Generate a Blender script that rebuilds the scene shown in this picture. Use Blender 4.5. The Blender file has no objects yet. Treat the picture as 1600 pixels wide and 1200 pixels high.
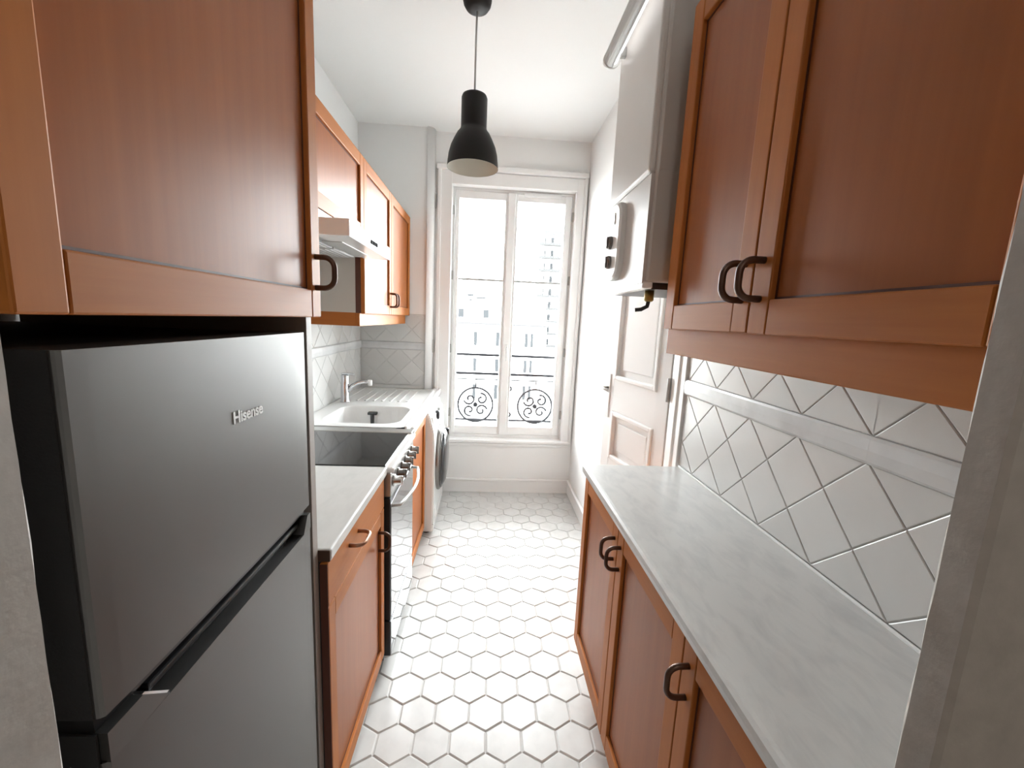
import bpy, bmesh, math, random
from mathutils import Matrix, Vector
random.seed(7)
S = bpy.context.scene
COL = S.collection

# ------------------------------------------------------------------ camera, sky, lamps, exposure
HC = 1.45
cam_d = bpy.data.cameras.new('camera')
cam_d.sensor_fit = 'HORIZONTAL'; cam_d.sensor_width = 36.0; cam_d.lens = 36*645.04/1600
cam_d.clip_start = 0.01; cam_d.clip_end = 500
cam = bpy.data.objects.new('camera', cam_d); COL.objects.link(cam)
R = Matrix(((0.99728789, -0.03565093, -0.06438851), (-0.05808958, 0.15592467, -0.98605938), (0.04519369, 0.98712538, 0.15343083)))
cam.matrix_world = Matrix.Translation((0, 0, HC)) @ R.to_4x4()
S.camera = cam

w = bpy.data.worlds.new('overcast_sky'); S.world = w; w.use_nodes = True
bg = w.node_tree.nodes['Background']
bg.inputs['Color'].default_value = (0.945, 0.985, 1.0, 1)
bg.inputs['Strength'].default_value = 20.0

S.view_settings.view_transform = 'Standard'; S.view_settings.look = 'None'
S.view_settings.exposure = 1.05; S.view_settings.gamma = 1.0; S.view_settings.use_curve_mapping = False

def area_lamp(name, loc, rot, sx, sy, power, col=(1, 1, 1), portal=False):
    d = bpy.data.lights.new(name, 'AREA'); d.shape = 'RECTANGLE'; d.size = sx; d.size_y = sy
    d.energy = power; d.color = col
    if portal: d.cycles.is_portal = True
    o = bpy.data.objects.new(name, d); COL.objects.link(o); o.location = loc; o.rotation_euler = rot
    return o
area_lamp('window_portal', (0.175, 3.62, 1.45), (math.radians(-90), 0, 0), 1.0, 2.0, 1, portal=True)
area_lamp('hall_fill_light', (0.1, -1.3, 2.66), (0, 0, 0), 0.5, 0.5, 7.0, (1.0, 0.96, 0.90))  # fill light added behind the camera, no such lamp is seen

# ------------------------------------------------------------------ materials
def new_mat(name):
    m = bpy.data.materials.new(name); m.use_nodes = True
    nt = m.node_tree; b = nt.nodes['Principled BSDF']
    return m, nt, b
def lk(nt, a, b): nt.links.new(a, b)
def plain(name, col, rough=0.5, metal=0.0, spec=0.5, coat=0.0, bump=0.0, bscale=60, emit=0.0, var=0.0):
    m, nt, b = new_mat(name)
    b.inputs['Base Color'].default_value = (*col, 1); b.inputs['Roughness'].default_value = rough
    b.inputs['Metallic'].default_value = metal; b.inputs['Specular IOR Level'].default_value = spec
    b.inputs['Coat Weight'].default_value = coat; b.inputs['Coat Roughness'].default_value = 0.08
    tc = nt.nodes.new('ShaderNodeTexCoord')
    if emit:
        b.inputs['Emission Color'].default_value = (*col, 1); b.inputs['Emission Strength'].default_value = emit
    n = nt.nodes.new('ShaderNodeTexNoise'); n.inputs['Scale'].default_value = bscale; n.inputs['Detail'].default_value = 4
    lk(nt, tc.outputs['Object'], n.inputs['Vector'])
    if bump:
        bp = nt.nodes.new('ShaderNodeBump'); bp.inputs['Strength'].default_value = bump; bp.inputs['Distance'].default_value = 0.002
        lk(nt, n.outputs['Fac'], bp.inputs['Height']); lk(nt, bp.outputs['Normal'], b.inputs['Normal'])
    if var:
        r = nt.nodes.new('ShaderNodeValToRGB')
        r.color_ramp.elements[0].color = (*[c*(1-var) for c in col], 1); r.color_ramp.elements[1].color = (*[min(1, c*(1+var*.3)) for c in col], 1)
        r.color_ramp.elements[0].position = .3; r.color_ramp.elements[1].position = .7
        lk(nt, n.outputs['Fac'], r.inputs['Fac']); lk(nt, r.outputs['Color'], b.inputs['Base Color'])
    return m
def wood(name, axis, c0, c1, rough=0.5, coat=0.0, spec=.22):
    m, nt, b = new_mat(name)
    tc = nt.nodes.new('ShaderNodeTexCoord'); oi = nt.nodes.new('ShaderNodeObjectInfo')
    mp = nt.nodes.new('ShaderNodeMapping')
    sc = [38, 38, 38]; sc[axis] = 1.6
    mp.inputs['Scale'].default_value = sc
    ml = nt.nodes.new('ShaderNodeVectorMath'); ml.operation = 'MULTIPLY'; ml.inputs[1].default_value = (7, 9, 5)
    cb = nt.nodes.new('ShaderNodeCombineXYZ')
    for i in range(3): lk(nt, oi.outputs['Random'], cb.inputs[i])
    lk(nt, cb.outputs[0], ml.inputs[0]); lk(nt, ml.outputs[0], mp.inputs['Location'])
    lk(nt, tc.outputs['Object'], mp.inputs['Vector'])
    n = nt.nodes.new('ShaderNodeTexNoise'); n.inputs['Scale'].default_value = 1.0; n.inputs['Detail'].default_value = 6; n.inputs['Roughness'].default_value = .62
    lk(nt, mp.outputs[0], n.inputs['Vector'])
    n2 = nt.nodes.new('ShaderNodeTexNoise'); n2.inputs['Scale'].default_value = 2.2; n2.inputs['Detail'].default_value = 2
    lk(nt, tc.outputs['Object'], n2.inputs['Vector'])
    mx = nt.nodes.new('ShaderNodeMath'); mx.operation = 'MULTIPLY_ADD'; mx.inputs[1].default_value = .55
    lk(nt, n2.outputs['Fac'], mx.inputs[0])
    m2 = nt.nodes.new('ShaderNodeMath'); m2.operation = 'MULTIPLY'; m2.inputs[1].default_value = .45
    lk(nt, n.outputs['Fac'], m2.inputs[0]); lk(nt, m2.outputs[0], mx.inputs[2])
    r = nt.nodes.new('ShaderNodeValToRGB')
    r.color_ramp.elements[0].color = (*c0, 1); r.color_ramp.elements[0].position = .36
    r.color_ramp.elements[1].color = (*c1, 1); r.color_ramp.elements[1].position = .64
    lk(nt, mx.outputs[0], r.inputs['Fac']); lk(nt, r.outputs['Color'], b.inputs['Base Color'])
    b.inputs['Roughness'].default_value = rough
    b.inputs['Specular IOR Level'].default_value = spec
    b.inputs['Coat Weight'].default_value = coat; b.inputs['Coat Roughness'].default_value = .25
    bp = nt.nodes.new('ShaderNodeBump'); bp.inputs['Strength'].default_value = .06; bp.inputs['Distance'].default_value = .001
    lk(nt, n.outputs['Fac'], bp.inputs['Height']); lk(nt, bp.outputs['Normal'], b.inputs['Normal'])
    return m

W0, W1 = (0.385, 0.120, 0.022), (0.485, 0.165, 0.034)
M = {}
M['wood_v'] = wood('cherry_wood_upright', 2, W0, W1)
M['wood_h'] = wood('cherry_wood_level', 1, W0, W1)
M['wood_x'] = wood('cherry_wood_cross', 0, W0, W1)
M['wood_panel'] = wood('cherry_veneer_panel', 2, (0.290, 0.080, 0.014), (0.370, 0.110, 0.021), .42, .06, .24)
M['edge_and_shade'] = plain('dark_edge_and_shade', (0.085, 0.022, 0.010), .5)  # cabinet edges, and the shade painted into door recesses
M['carcass'] = plain('carcass_melamine', (0.60, 0.59, 0.55), .5)
M['carcass_dark'] = plain('niche_dark', (0.03, 0.026, 0.025), .7)
M['endpanel'] = plain('grey_end_panel', (0.34, 0.30, 0.27), .5)
M['bronze'] = plain('brown_bronze', (0.105, 0.058, 0.040), .38, .55, .5)
M['bronze_light'] = plain('copper_pull', (0.36, 0.20, 0.13), .3, .8)
M['wall'] = plain('white_wall_paint', (0.90, 0.90, 0.89), .6, bump=.08, bscale=120)
M['ceil'] = plain('white_ceiling_paint', (0.91, 0.91, 0.90), .8, bump=.05, bscale=90)
M['trim'] = plain('white_gloss_paint', (0.89, 0.885, 0.875), .32, bump=.05, bscale=40)
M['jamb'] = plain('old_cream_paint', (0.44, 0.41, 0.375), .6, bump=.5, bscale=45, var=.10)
M['hall'] = plain('hall_wall_paint', (0.5, 0.46, 0.42), .8)
M['grout_floor'] = plain('floor_grout', (0.57, 0.555, 0.535), .85, bump=.3, bscale=200)
M['grout_wall'] = plain('wall_grout', (0.66, 0.65, 0.63), .85)
M['metal_white'] = plain('white_enamel', (0.85, 0.85, 0.84), .22, coat=.4)
M['boiler'] = plain('warm_white_sheet_metal', (0.58, 0.55, 0.52), .35)
M['plastic_grey'] = plain('grey_plastic', (0.46, 0.46, 0.45), .4)
M['black'] = plain('black_plastic', (0.012, 0.012, 0.013), .35)
M['lamp_black'] = plain('matt_black_metal', (0.010, 0.008, 0.008), .5, spec=.25)
M['lamp_in'] = plain('cream_lamp_lining', (0.62, 0.60, 0.54), .6)
M['chrome'] = plain('chrome', (0.62, 0.63, 0.65), .12, 1.0)
M['steel'] = plain('brushed_stainless', (0.60, 0.60, 0.59), .28, 1.0)
M['cooktop'] = plain('black_glass', (0.02, 0.02, 0.021), .06, 0, .7)
M['oven_glass'] = plain('mirrored_oven_glass', (0.62, 0.64, 0.66), .05, .9)
M['knob'] = plain('dark_metal_knob', (0.20, 0.19, 0.18), .25, .8)
M['brass'] = plain('brass_valve', (0.30, 0.21, 0.07), .35, 1.0)
M['iron'] = plain('black_wrought_iron', (0.010, 0.010, 0.011), .8, spec=.08)
M['sink'] = plain('white_resin_sink', (0.80, 0.80, 0.79), .25)
M['fac'] = plain('pale_limestone', (0.80, 0.78, 0.74), .9, bump=.1, bscale=2)
M['zinc'] = plain('zinc_roof', (0.62, 0.64, 0.66), .7)
M['farwin'] = plain('dark_far_pane', (0.012, 0.013, 0.014), .5, spec=.1)
M['slab'] = plain('near_black_matt', (0.03, 0.03, 0.03), .9, spec=.1)  # near-black; on the balconies it paints in the underside shade
M['silver_text'] = plain('silver_letters', (0.85, 0.85, 0.85), .25, .6)
M['white_plastic'] = plain('white_plastic', (0.80, 0.80, 0.79), .35)
M['tube_lit'] = plain('lit_tube', (1.0, 1.0, 1.0), .3, emit=.8)
M['dark_gloss'] = plain('dark_porthole_glass', (0.03, 0.032, 0.035), .05, 0, .6)

M['inox'] = plain('fridge_inox', (0.135, 0.131, 0.127), .42, .9)
M['hood_grey'] = plain('grey_hood_enamel', (0.42, 0.42, 0.41), .4)
M['panel_grey'] = plain('grey_steel_panel', (0.5, 0.5, 0.49), .3, .8)
M['zone'] = plain('hob_zone_print', (0.026, 0.026, 0.026), .1)
M['logo'] = plain('silver_print', (0.85, 0.85, 0.85), .5)
M['fridge_side'] = plain('fridge_side_grey', (0.030, 0.029, 0.030), .45, bump=.2, bscale=400)

def glazed(name, col, rough, mottle, nscale):
    m, nt, b = new_mat(name)
    tc = nt.nodes.new('ShaderNodeTexCoord'); oi = nt.nodes.new('ShaderNodeObjectInfo')
    ad = nt.nodes.new('ShaderNodeVectorMath'); ad.operation = 'ADD'
    cb = nt.nodes.new('ShaderNodeCombineXYZ')
    ms = nt.nodes.new('ShaderNodeMath'); ms.operation = 'MULTIPLY'; ms.inputs[1].default_value = 37
    lk(nt, oi.outputs['Random'], ms.inputs[0])
    for i in range(3): lk(nt, ms.outputs[0], cb.inputs[i])
    lk(nt, tc.outputs['Object'], ad.inputs[0]); lk(nt, cb.outputs[0], ad.inputs[1])
    n = nt.nodes.new('ShaderNodeTexNoise'); n.inputs['Scale'].default_value = nscale; n.inputs['Detail'].default_value = 5
    lk(nt, ad.outputs[0], n.inputs['Vector'])
    r = nt.nodes.new('ShaderNodeValToRGB')
    r.color_ramp.elements[0].color = (*[c*(1-mottle) for c in col], 1); r.color_ramp.elements[0].position = .28
    r.color_ramp.elements[1].color = (*col, 1); r.color_ramp.elements[1].position = .55
    lk(nt, n.outputs['Fac'], r.inputs['Fac'])
    mr = nt.nodes.new('ShaderNodeMapRange'); mr.inputs['To Min'].default_value = .93; mr.inputs['To Max'].default_value = 1.0
    lk(nt, oi.outputs['Random'], mr.inputs['Value'])
    mm = nt.nodes.new('ShaderNodeVectorMath'); mm.operation = 'SCALE'
    lk(nt, r.outputs['Color'], mm.inputs[0]); lk(nt, mr.outputs[0], mm.inputs['Scale'])
    lk(nt, mm.outputs[0], b.inputs['Base Color'])
    b.inputs['Roughness'].default_value = rough
    bp = nt.nodes.new('ShaderNodeBump'); bp.inputs['Strength'].default_value = .18; bp.inputs['Distance'].default_value = .002
    lk(nt, n.outputs['Fac'], bp.inputs['Height']); lk(nt, bp.outputs['Normal'], b.inputs['Normal'])
    return m
M['hex'] = glazed('white_glazed_hexagon', (0.68, 0.675, 0.66), .24, .10, 14)
M['tile'] = glazed('white_wall_tile_glaze', (0.64, 0.635, 0.62), .28, .03, 9)
M['band'] = glazed('streaked_border_tile', (0.63, 0.635, 0.635), .3, .14, 11)

def marble(name, base, vein, sc=(12, 5, 12)):
    m, nt, b = new_mat(name)
    tc = nt.nodes.new('ShaderNodeTexCoord'); mp = nt.nodes.new('ShaderNodeMapping')
    mp.inputs['Scale'].default_value = sc; mp.inputs['Rotation'].default_value = (0, 0, .9)
    n = nt.nodes.new('ShaderNodeTexNoise'); n.inputs['Scale'].default_value = 2.2; n.inputs['Detail'].default_value = 8; n.inputs['Roughness'].default_value = .6; n.inputs['Distortion'].default_value = .5
    lk(nt, tc.outputs['Object'], mp.inputs[0]); lk(nt, mp.outputs[0], n.inputs['Vector'])
    r = nt.nodes.new('ShaderNodeValToRGB')
    r.color_ramp.elements[0].color = (*vein, 1); r.color_ramp.elements[0].position = .30
    r.color_ramp.elements[1].color = (*base, 1); r.color_ramp.elements[1].position = .56
    lk(nt, n.outputs['Fac'], r.inputs['Fac']); lk(nt, r.outputs['Color'], b.inputs['Base Color'])
    b.inputs['Roughness'].default_value = .3
    return m
M['marble'] = marble('pale_marble_laminate', (0.57, 0.57, 0.555), (0.48, 0.485, 0.48))
M['marble_left'] = marble('white_marble_laminate', (0.62, 0.615, 0.60), (0.56, 0.56, 0.545))

def glass():
    m = bpy.data.materials.new('clear_window_glass'); m.use_nodes = True; nt = m.node_tree
    nt.nodes.remove(nt.nodes['Principled BSDF']); out = nt.nodes['Material Output']
    t = nt.nodes.new('ShaderNodeBsdfTransparent'); t.inputs[0].default_value = (.97, .98, .98, 1)
    g = nt.nodes.new('ShaderNodeBsdfGlossy'); g.inputs['Roughness'].default_value = .02
    f = nt.nodes.new('ShaderNodeFresnel'); f.inputs['IOR'].default_value = 1.25
    mx = nt.nodes.new('ShaderNodeMixShader')
    lk(nt, f.outputs[0], mx.inputs[0]); lk(nt, t.outputs[0], mx.inputs[1]); lk(nt, g.outputs[0], mx.inputs[2])
    lk(nt, mx.outputs[0], out.inputs['Surface'])
    return m
M['glass'] = glass()

# ------------------------------------------------------------------ mesh helpers (all coordinates in world metres)
def nb(): return bmesh.new()
def box(bm, x0, x1, y0, y1, z0, z1, bev=0.0, seg=2):
    if x0 > x1: x0, x1 = x1, x0
    if y0 > y1: y0, y1 = y1, y0
    if z0 > z1: z0, z1 = z1, z0
    r = bmesh.ops.create_cube(bm, size=1.0)
    vs = r['verts']
    for v in vs:
        v.co = Vector(((x0+x1)/2+v.co.x*(x1-x0), (y0+y1)/2+v.co.y*(y1-y0), (z0+z1)/2+v.co.z*(z1-z0)))
    if bev:
        es = list({e for v in vs for e in v.link_edges})
        bmesh.ops.bevel(bm, geom=es, offset=bev, segments=seg, profile=.5, affect='EDGES')
    return bm
def B(*a, **k): return box(nb(), *a, **k)
def prism(bm, pts, fn, d0, d1):
    """polygon pts (u,v), fn(u,v,d)->xyz, extruded from d0 to d1"""
    a = [bm.verts.new(fn(u, v, d0)) for u, v in pts]; b = [bm.verts.new(fn(u, v, d1)) for u, v in pts]
    n = len(pts)
    bm.faces.new(a); bm.faces.new(b[::-1])
    for i in range(n): bm.faces.new((a[i], b[i], b[(i+1) % n], a[(i+1) % n]))
    bmesh.ops.recalc_face_normals(bm, faces=bm.faces)
    return bm
def lathe(bm, prof, c, axis='Z', seg=32, closed=False):
    rings = []
    for r, h in prof:
        ring = []
        for i in range(seg):
            a = 2*math.pi*i/seg; p = (r*math.cos(a), r*math.sin(a))
            if axis == 'Z': q = (c[0]+p[0], c[1]+p[1], c[2]+h)
            elif axis == 'X': q = (c[0]+h, c[1]+p[0], c[2]+p[1])
            else: q = (c[0]+p[0], c[1]+h, c[2]+p[1])
            ring.append(bm.verts.new(q))
        rings.append(ring)
    for k in range(len(rings)-1):
        for i in range(seg):
            f = bm.faces.new((rings[k][i], rings[k][(i+1) % seg], rings[k+1][(i+1) % seg], rings[k+1][i])); f.smooth = True
    if closed:
        bm.faces.new(rings[0][::-1]); bm.faces.new(rings[-1])
    bmesh.ops.recalc_face_normals(bm, faces=bm.faces)
    return bm
def tube(bm, pts, r, seg=10, flat=1.0):
    pts = [Vector(p) for p in pts]; rings = []
    up = None
    for i, p in enumerate(pts):
        t = (pts[min(i+1, len(pts)-1)]-pts[max(i-1, 0)]).normalized()
        if up is None:
            up = Vector((0, 0, 1)) if abs(t.z) < .9 else Vector((0, 1, 0))
        s = t.cross(up)
        if s.length < 1e-4: s = t.orthogonal()
        s.normalize(); u = s.cross(t).normalized(); up = u
        rr = r[i] if isinstance(r, (list, tuple)) else r
        rings.append([bm.verts.new(p+s*rr*math.cos(2*math.pi*k/seg)+u*rr*flat*math.sin(2*math.pi*k/seg)) for k in range(seg)])
    for a, b in zip(rings, rings[1:]):
        for k in range(seg):
            f = bm.faces.new((a[k], a[(k+1) % seg], b[(k+1) % seg], b[k])); f.smooth = True
    bm.faces.new(rings[0][::-1]); bm.faces.new(rings[-1])
    bmesh.ops.recalc_face_normals(bm, faces=bm.faces)
    return bm
WL = {}
def obj(name, bm, mat, parent=None, loc=None):
    """link bm (world coordinates) as one mesh object under parent"""
    base = WL.get(parent, Vector((0, 0, 0))) if parent else Vector((0, 0, 0))
    if parent is None:
        base = Vector(loc) if loc is not None else Vector((0, 0, 0))
    me = bpy.data.meshes.new(name)
    for v in bm.verts: v.co -= base
    bm.to_mesh(me); bm.free()
    if isinstance(mat, (list, tuple)):
        for m in mat: me.materials.append(m)
    else: me.materials.append(mat)
    o = bpy.data.objects.new(name, me); COL.objects.link(o)
    if parent: o.parent = parent; WL[o] = base
    else: o.location = base; WL[o] = base
    return o
def thing(name, label, cat, loc=(0, 0, 0), group=None):
    o = bpy.data.objects.new(name, None); COL.objects.link(o); o.empty_display_size = .05
    o.location = loc; WL[o] = Vector(loc); o['label'] = label; o['category'] = cat; o['kind'] = 'thing'
    if group: o['group'] = group
    return o
def struct(name, bm, mat, label=None, parent=None):
    o = obj(name, bm, mat, parent)
    if parent is None: o['kind'] = 'structure'
    if label: o['label'] = label
    if label and parent is None: o['category'] = name.split('_')[0]
    return o
def clip_rect(poly, u0, u1, v0, v1):
    for ax, lim, sg in ((0, u0, 1), (0, u1, -1), (1, v0, 1), (1, v1, -1)):
        out = []
        for i in range(len(poly)):
            p, q = poly[i], poly[(i+1) % len(poly)]
            dp, dq = (p[ax]-lim)*sg, (q[ax]-lim)*sg
            if dp >= 0: out.append(p)
            if dp*dq < 0:
                t = dp/(dp-dq); out.append((p[0]+(q[0]-p[0])*t, p[1]+(q[1]-p[1])*t))
        poly = out
        if len(poly) < 3: return []
    return poly
def inset(poly, d):
    """inset a convex CCW polygon by d"""
    n = len(poly); lines = []
    for i in range(n):
        p, q = poly[i], poly[(i+1) % n]; L = math.hypot(q[0]-p[0], q[1]-p[1])
        if L < 1e-6: continue
        nx, ny = -(q[1]-p[1])/L, (q[0]-p[0])/L
        lines.append((p[0]+nx*d, p[1]+ny*d, (q[0]-p[0])/L, (q[1]-p[1])/L))
    out = []
    for i in range(len(lines)):
        a, b = lines[i-1], lines[i]
        den = a[2]*b[3]-a[3]*b[2]
        if abs(den) < 1e-6: continue
        t = ((b[0]-a[0])*b[3]-(b[1]-a[1])*b[2])/den
        out.append((a[0]+a[2]*t, a[1]+a[3]*t))
    return out
def parea(p): return .5*sum(p[i][0]*p[(i+1) % len(p)][1]-p[(i+1) % len(p)][0]*p[i][1] for i in range(len(p)))
def pillow(bm, poly, fn, d0, d1, bev):
    """tile: polygon with softened top edge; d0 back, d1 face"""
    q = inset(poly, bev)
    if len(q) != len(poly) or parea(q) <= 0: q = [(p[0], p[1]) for p in poly]
    rings = [[bm.verts.new(fn(u, v, d)) for u, v in pl] for pl, d in ((poly, d0), (poly, d0+(d1-d0)*.65), (q, d1))]
    n = len(poly)
    for a, b in zip(rings, rings[1:]):
        for i in range(n): bm.faces.new((a[i], a[(i+1) % n], b[(i+1) % n], b[i]))
    bm.faces.new(rings[-1])
    bmesh.ops.recalc_face_normals(bm, faces=bm.faces)
    return bm

# ------------------------------------------------------------------ ROOM SHELL
XL, XR, XT = -0.98, 0.74, 0.792     # left wall, right wall beyond the door, tiled part of the right wall
YB, ZC = 3.33, 2.80
floor = struct('floor', B(-1.1, 1.2, .20, 3.6, -.10, -.004), M['grout_floor'])
struct('ceiling', B(-1.1, 1.2, .20, 3.6, ZC, ZC+.1), M['ceil'])
wl = struct('wall_left', B(XL-.1, XL, .20, 3.6, 0, ZC), M['wall'])
wr = struct('wall_right', B(XT, XT+.3, .20, 1.591, 0, ZC), M['wall'])
bm = nb()
box(bm, XR+.036, XR+.35, 1.590, 1.655, 0, ZC); box(bm, XR, XR+.35, 2.225, 3.6, 0, ZC); box(bm, XR, XR+.35, 1.655, 2.225, 2.07, ZC); box(bm, XR+.25, XR+.35, 1.655, 2.225, 0, 2.07)
struct('wall_right_far', bm, M['wall'])
# back wall with the window opening
WX0, WX1, WZ0, WZ1 = -.31, .66, .455, 2.45
bm = nb()
box(bm, XL, WX0, YB, 3.60, 0, ZC); box(bm, WX1, XR, YB, 3.60, 0, ZC); box(bm, WX0, WX1, YB, 3.60, 0, WZ0); box(bm, WX0, WX1, YB, 3.60, WZ1, ZC)
struct('wall_back', bm, M['wall'])
wp = struct('wall_pier', B(XL, -.475, 3.275, YB+.01, 0, ZC), M['wall'])
# corner strip beside the pier
bm = nb(); prism(bm, [(-.480, 3.259)]+[(-.476+.048*math.sin(math.radians(a)), 3.307-.048*math.cos(math.radians(a))) for a in range(0, 91, 9)]+[(-.428, YB+.005), (-.480, YB+.005)], lambda u, v, d: (u, v, d), .86, ZC)
for f in bm.faces: f.smooth = len(f.verts) == 4
t1 = struct('trim_1', bm, M['trim'])
for z in (2.31, 1.215):
    obj('hinge_plate', B(-.432, -.418, 3.30, YB+.002, z-.05, z+.05, bev=.003), M['plastic_grey'], t1)
# window casing on the wall face: two uprights and a head
bm = nb()
box(bm, -.405, WX0+.012, YB-.018, YB+.06, .455, 2.535, bev=.006); box(bm, WX1-.012, .722, YB-.018, YB+.06, .455, 2.535, bev=.006)
box(bm, WX0+.006, WX1-.006, YB-.0165, YB+.06, WZ1-.01, 2.533, bev=.004)
box(bm, -.408, -.380, YB-.03, YB, .456, 2.54, bev=.006); box(bm, .703, .728, YB-.03, YB, .456, 2.54, bev=.006)
box(bm, -.42, .735, YB-.038, YB, 2.535, 2.575, bev=.01, seg=3)
struct('trim_2', bm, M['trim'])
# apron under the window: sill nosing and slim panel moulding
bm = nb()
box(bm, -.40, .725, YB-.03, YB+.07, .435, .46, bev=.006); box(bm, -.385, .715, YB-.016, YB, .405, .432, bev=.006)
struct('trim_3', bm, M['trim'])
bm = nb(); box(bm, -.475, XR, YB-.014, YB, 0, .10, bev=.003); box(bm, -.475, XR, YB-.022, YB, .10, .122, bev=.007, seg=3)
struct('baseboard_back', bm, M['trim'])
bm = nb(); box(bm, XR-.014, XR, 2.285, YB-.015, 0, .10, bev=.003); box(bm, XR-.022, XR, 2.285, YB-.015, .10, .122, bev=.007, seg=3)
struct('baseboard_right', bm, M['trim'])
# doorway we look through: thin partition with rough old paint on the jambs
JX0, JX1, JY1 = -.3205, .3805, .297
def jamb_bm(x_edge, x_out, y0):
    bm = nb(); n = 90; sg = 1 if x_out > x_edge else -1
    rows = []
    rnd = random.Random(3 if sg > 0 else 4)
    for i in range(n+1):
        z = ZC*i/n; j = lambda a: rnd.uniform(-a, a)
        rows.append([bm.verts.new(p) for p in ((x_out, y0, z), (x_edge+sg*.004+j(.0003), y0, z), (x_edge+j(.0003), y0+.004, z),
                    (x_edge+j(.0006), JY1-.004+j(.0004), z), (x_edge+sg*.003+j(.0009), JY1-.001+j(.0006), z), (x_edge+sg*.007, JY1, z), (x_out, JY1, z))])
    for a, b in zip(rows, rows[1:]):
        for k in range(len(a)):
            bm.faces.new((a[k], a[(k+1) % len(a)], b[(k+1) % len(b)], b[k]))
    bm.faces.new(rows[0]); bm.faces.new(rows[-1][::-1])
    bmesh.ops.recalc_face_normals(bm, faces=bm.faces)
    return bm
struct('wall_front', jamb_bm(JX1, 1.15, .2655), M['jamb'])
struct('wall_front_left', jamb_bm(JX0, -1.05, .21), M['jamb'])
struct('wall_front_head', B(JX0, JX1, .25, JY1, 2.35, ZC), M['jamb'])
# the hall the picture is taken from
struct('floor_hall', B(-1.6, 1.6, -2.4, .20, -.10, 0), plain('hall_parquet', (0.36, 0.25, 0.16), .4))
struct('ceiling_hall', B(-1.6, 1.6, -2.4, .20, ZC, ZC+.1), M['ceil'])
struct('wall_hall_left', B(-1.7, -1.6, -2.5, .3, 0, ZC), M['hall'])
struct('wall_hall_right', B(1.6, 1.7, -2.5, .3, 0, ZC), M['hall'])
struct('wall_hall_back', B(-1.7, 1.7, -2.5, -2.4, 0, ZC), M['hall'])
bm = nb(); box(bm, -1.7, -1.05, .2, .30, 0, ZC); struct('wall_hall_corner_left', bm, M['hall'])
bm = nb(); box(bm, 1.15, 1.7, .2, .30, 0, ZC); struct('wall_hall_corner_right', bm, M['hall'])

# ------------------------------------------------------------------ floor hexagons (about 12.5 cm across), each a tile of its own
PW = .1253; RH = PW*math.sqrt(3)/2*1.0
def hex_mesh(seed):
    rnd = random.Random(seed); bm = nb()
    rad = (PW-.0030)/math.sqrt(3)
    pts = [((rad+rnd.uniform(-.0008, .0004))*math.cos(math.radians(30+60*k)), (rad+rnd.uniform(-.0008, .0004))*math.sin(math.radians(30+60*k))) for k in range(6)]
    tx, ty = rnd.uniform(-.008, .008), rnd.uniform(-.008, .008)
    pillow(bm, pts, lambda u, v, d: (u, v, d+(u*tx+v*ty if d > -.003 else 0)), -.008, 0.0, .004)
    me = bpy.data.meshes.new('floor_tile'); bm.to_mesh(me); bm.free(); me.materials.append(M['hex']); return me
hexes = [hex_mesh(s) for s in range(8)]
x_ref, y_ref = .045+PW/2, 1.2245
ntile = 0
for r in range(-7, 22):
    y = y_ref+RH*r
    if y < .52 or y > YB+.03: continue
    for c in range(-6, 8):
        x = x_ref+PW*(c+(.5 if r % 2 else 0))
        lo = -.50 if y < 2.5 else -.42
        if x < lo or x > XR+.03 or (y < 1.5 and x > .56): continue
        o = bpy.data.objects.new('floor_tile', random.choice(hexes)); COL.objects.link(o)
        o.parent = floor; o.location = (x, y, random.uniform(-.0005, .0003)); o.rotation_euler = (0, 0, math.radians(60*random.randrange(6)))
        ntile += 1

# ------------------------------------------------------------------ wall tiles laid on the diamond
H = .0965
def diamonds(parent, fn, u0, u1, v0, v1, uref, vref, face, thick=.004):
    """diamond tiles between u0..u1, v0..v1; lattice vertex at (uref, vref)"""
    i0, i1 = int((u0-uref)/H)-3, int((u1-uref)/H)+3; j0, j1 = int((v0-vref)/H)-3, int((v1-vref)/H)+3
    for i in range(i0, i1):
        for j in range(j0, j1):
            if (i+j) % 2 == 0: continue          # centres sit between lattice vertices
            cu, cv = uref+i*H, vref+j*H
            poly = [(cu+H, cv), (cu, cv+H), (cu-H, cv), (cu, cv-H)]
            if parea(poly) < 0: poly.reverse()
            poly = inset(poly, .0009)
            poly = clip_rect(poly, u0, u1, v0, v1)
            if len(poly) < 3 or abs(parea(poly)) < 6e-5: continue
            bm = pillow(nb(), poly, fn, 0.0, thick, .0022)
            obj('wall_tile', bm, M['tile'], parent)
def band(parent, fn, u0, u1, z0, z1, step):
    u = u0
    while u < u1-1e-4:
        e = min(u+step, u1); bm = nb()
        prof = [(0, z0), (.008, z0), (.012, z0+.006), (.014, (z0+z1)/2), (.012, z1-.006), (.008, z1), (0, z1)]
        rows = [[bm.verts.new(fn(a, v, d)) for d, v in prof] for a in (u+.0001, e-.0001)]
        for k in range(len(prof)-1): bm.faces.new((rows[0][k], rows[0][k+1], rows[1][k+1], rows[1][k]))
        bm.faces.new(rows[0]); bm.faces.new(rows[1][::-1])
        bmesh.ops.recalc_face_normals(bm, faces=bm.faces)
        obj('border_tile', bm, M['band'], parent); u = e
# right wall (u = y, v = z), face towards -x
obj('grout_bed', B(XT-.002, XT+.001, .35, 1.555, .90, 1.46), M['grout_wall'], wr)
fr = lambda u, v, d: (XT-.001-d, u, v)
diamonds(wr, fr, .36, 1.548, .905, 1.191, .766, 1.003, -1)
diamonds(wr, fr, .36, 1.548, 1.251, 1.45, .766, 1.2495, -1)
band(wr, fr, .36, 1.562, 1.192, 1.25, .402)
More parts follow.
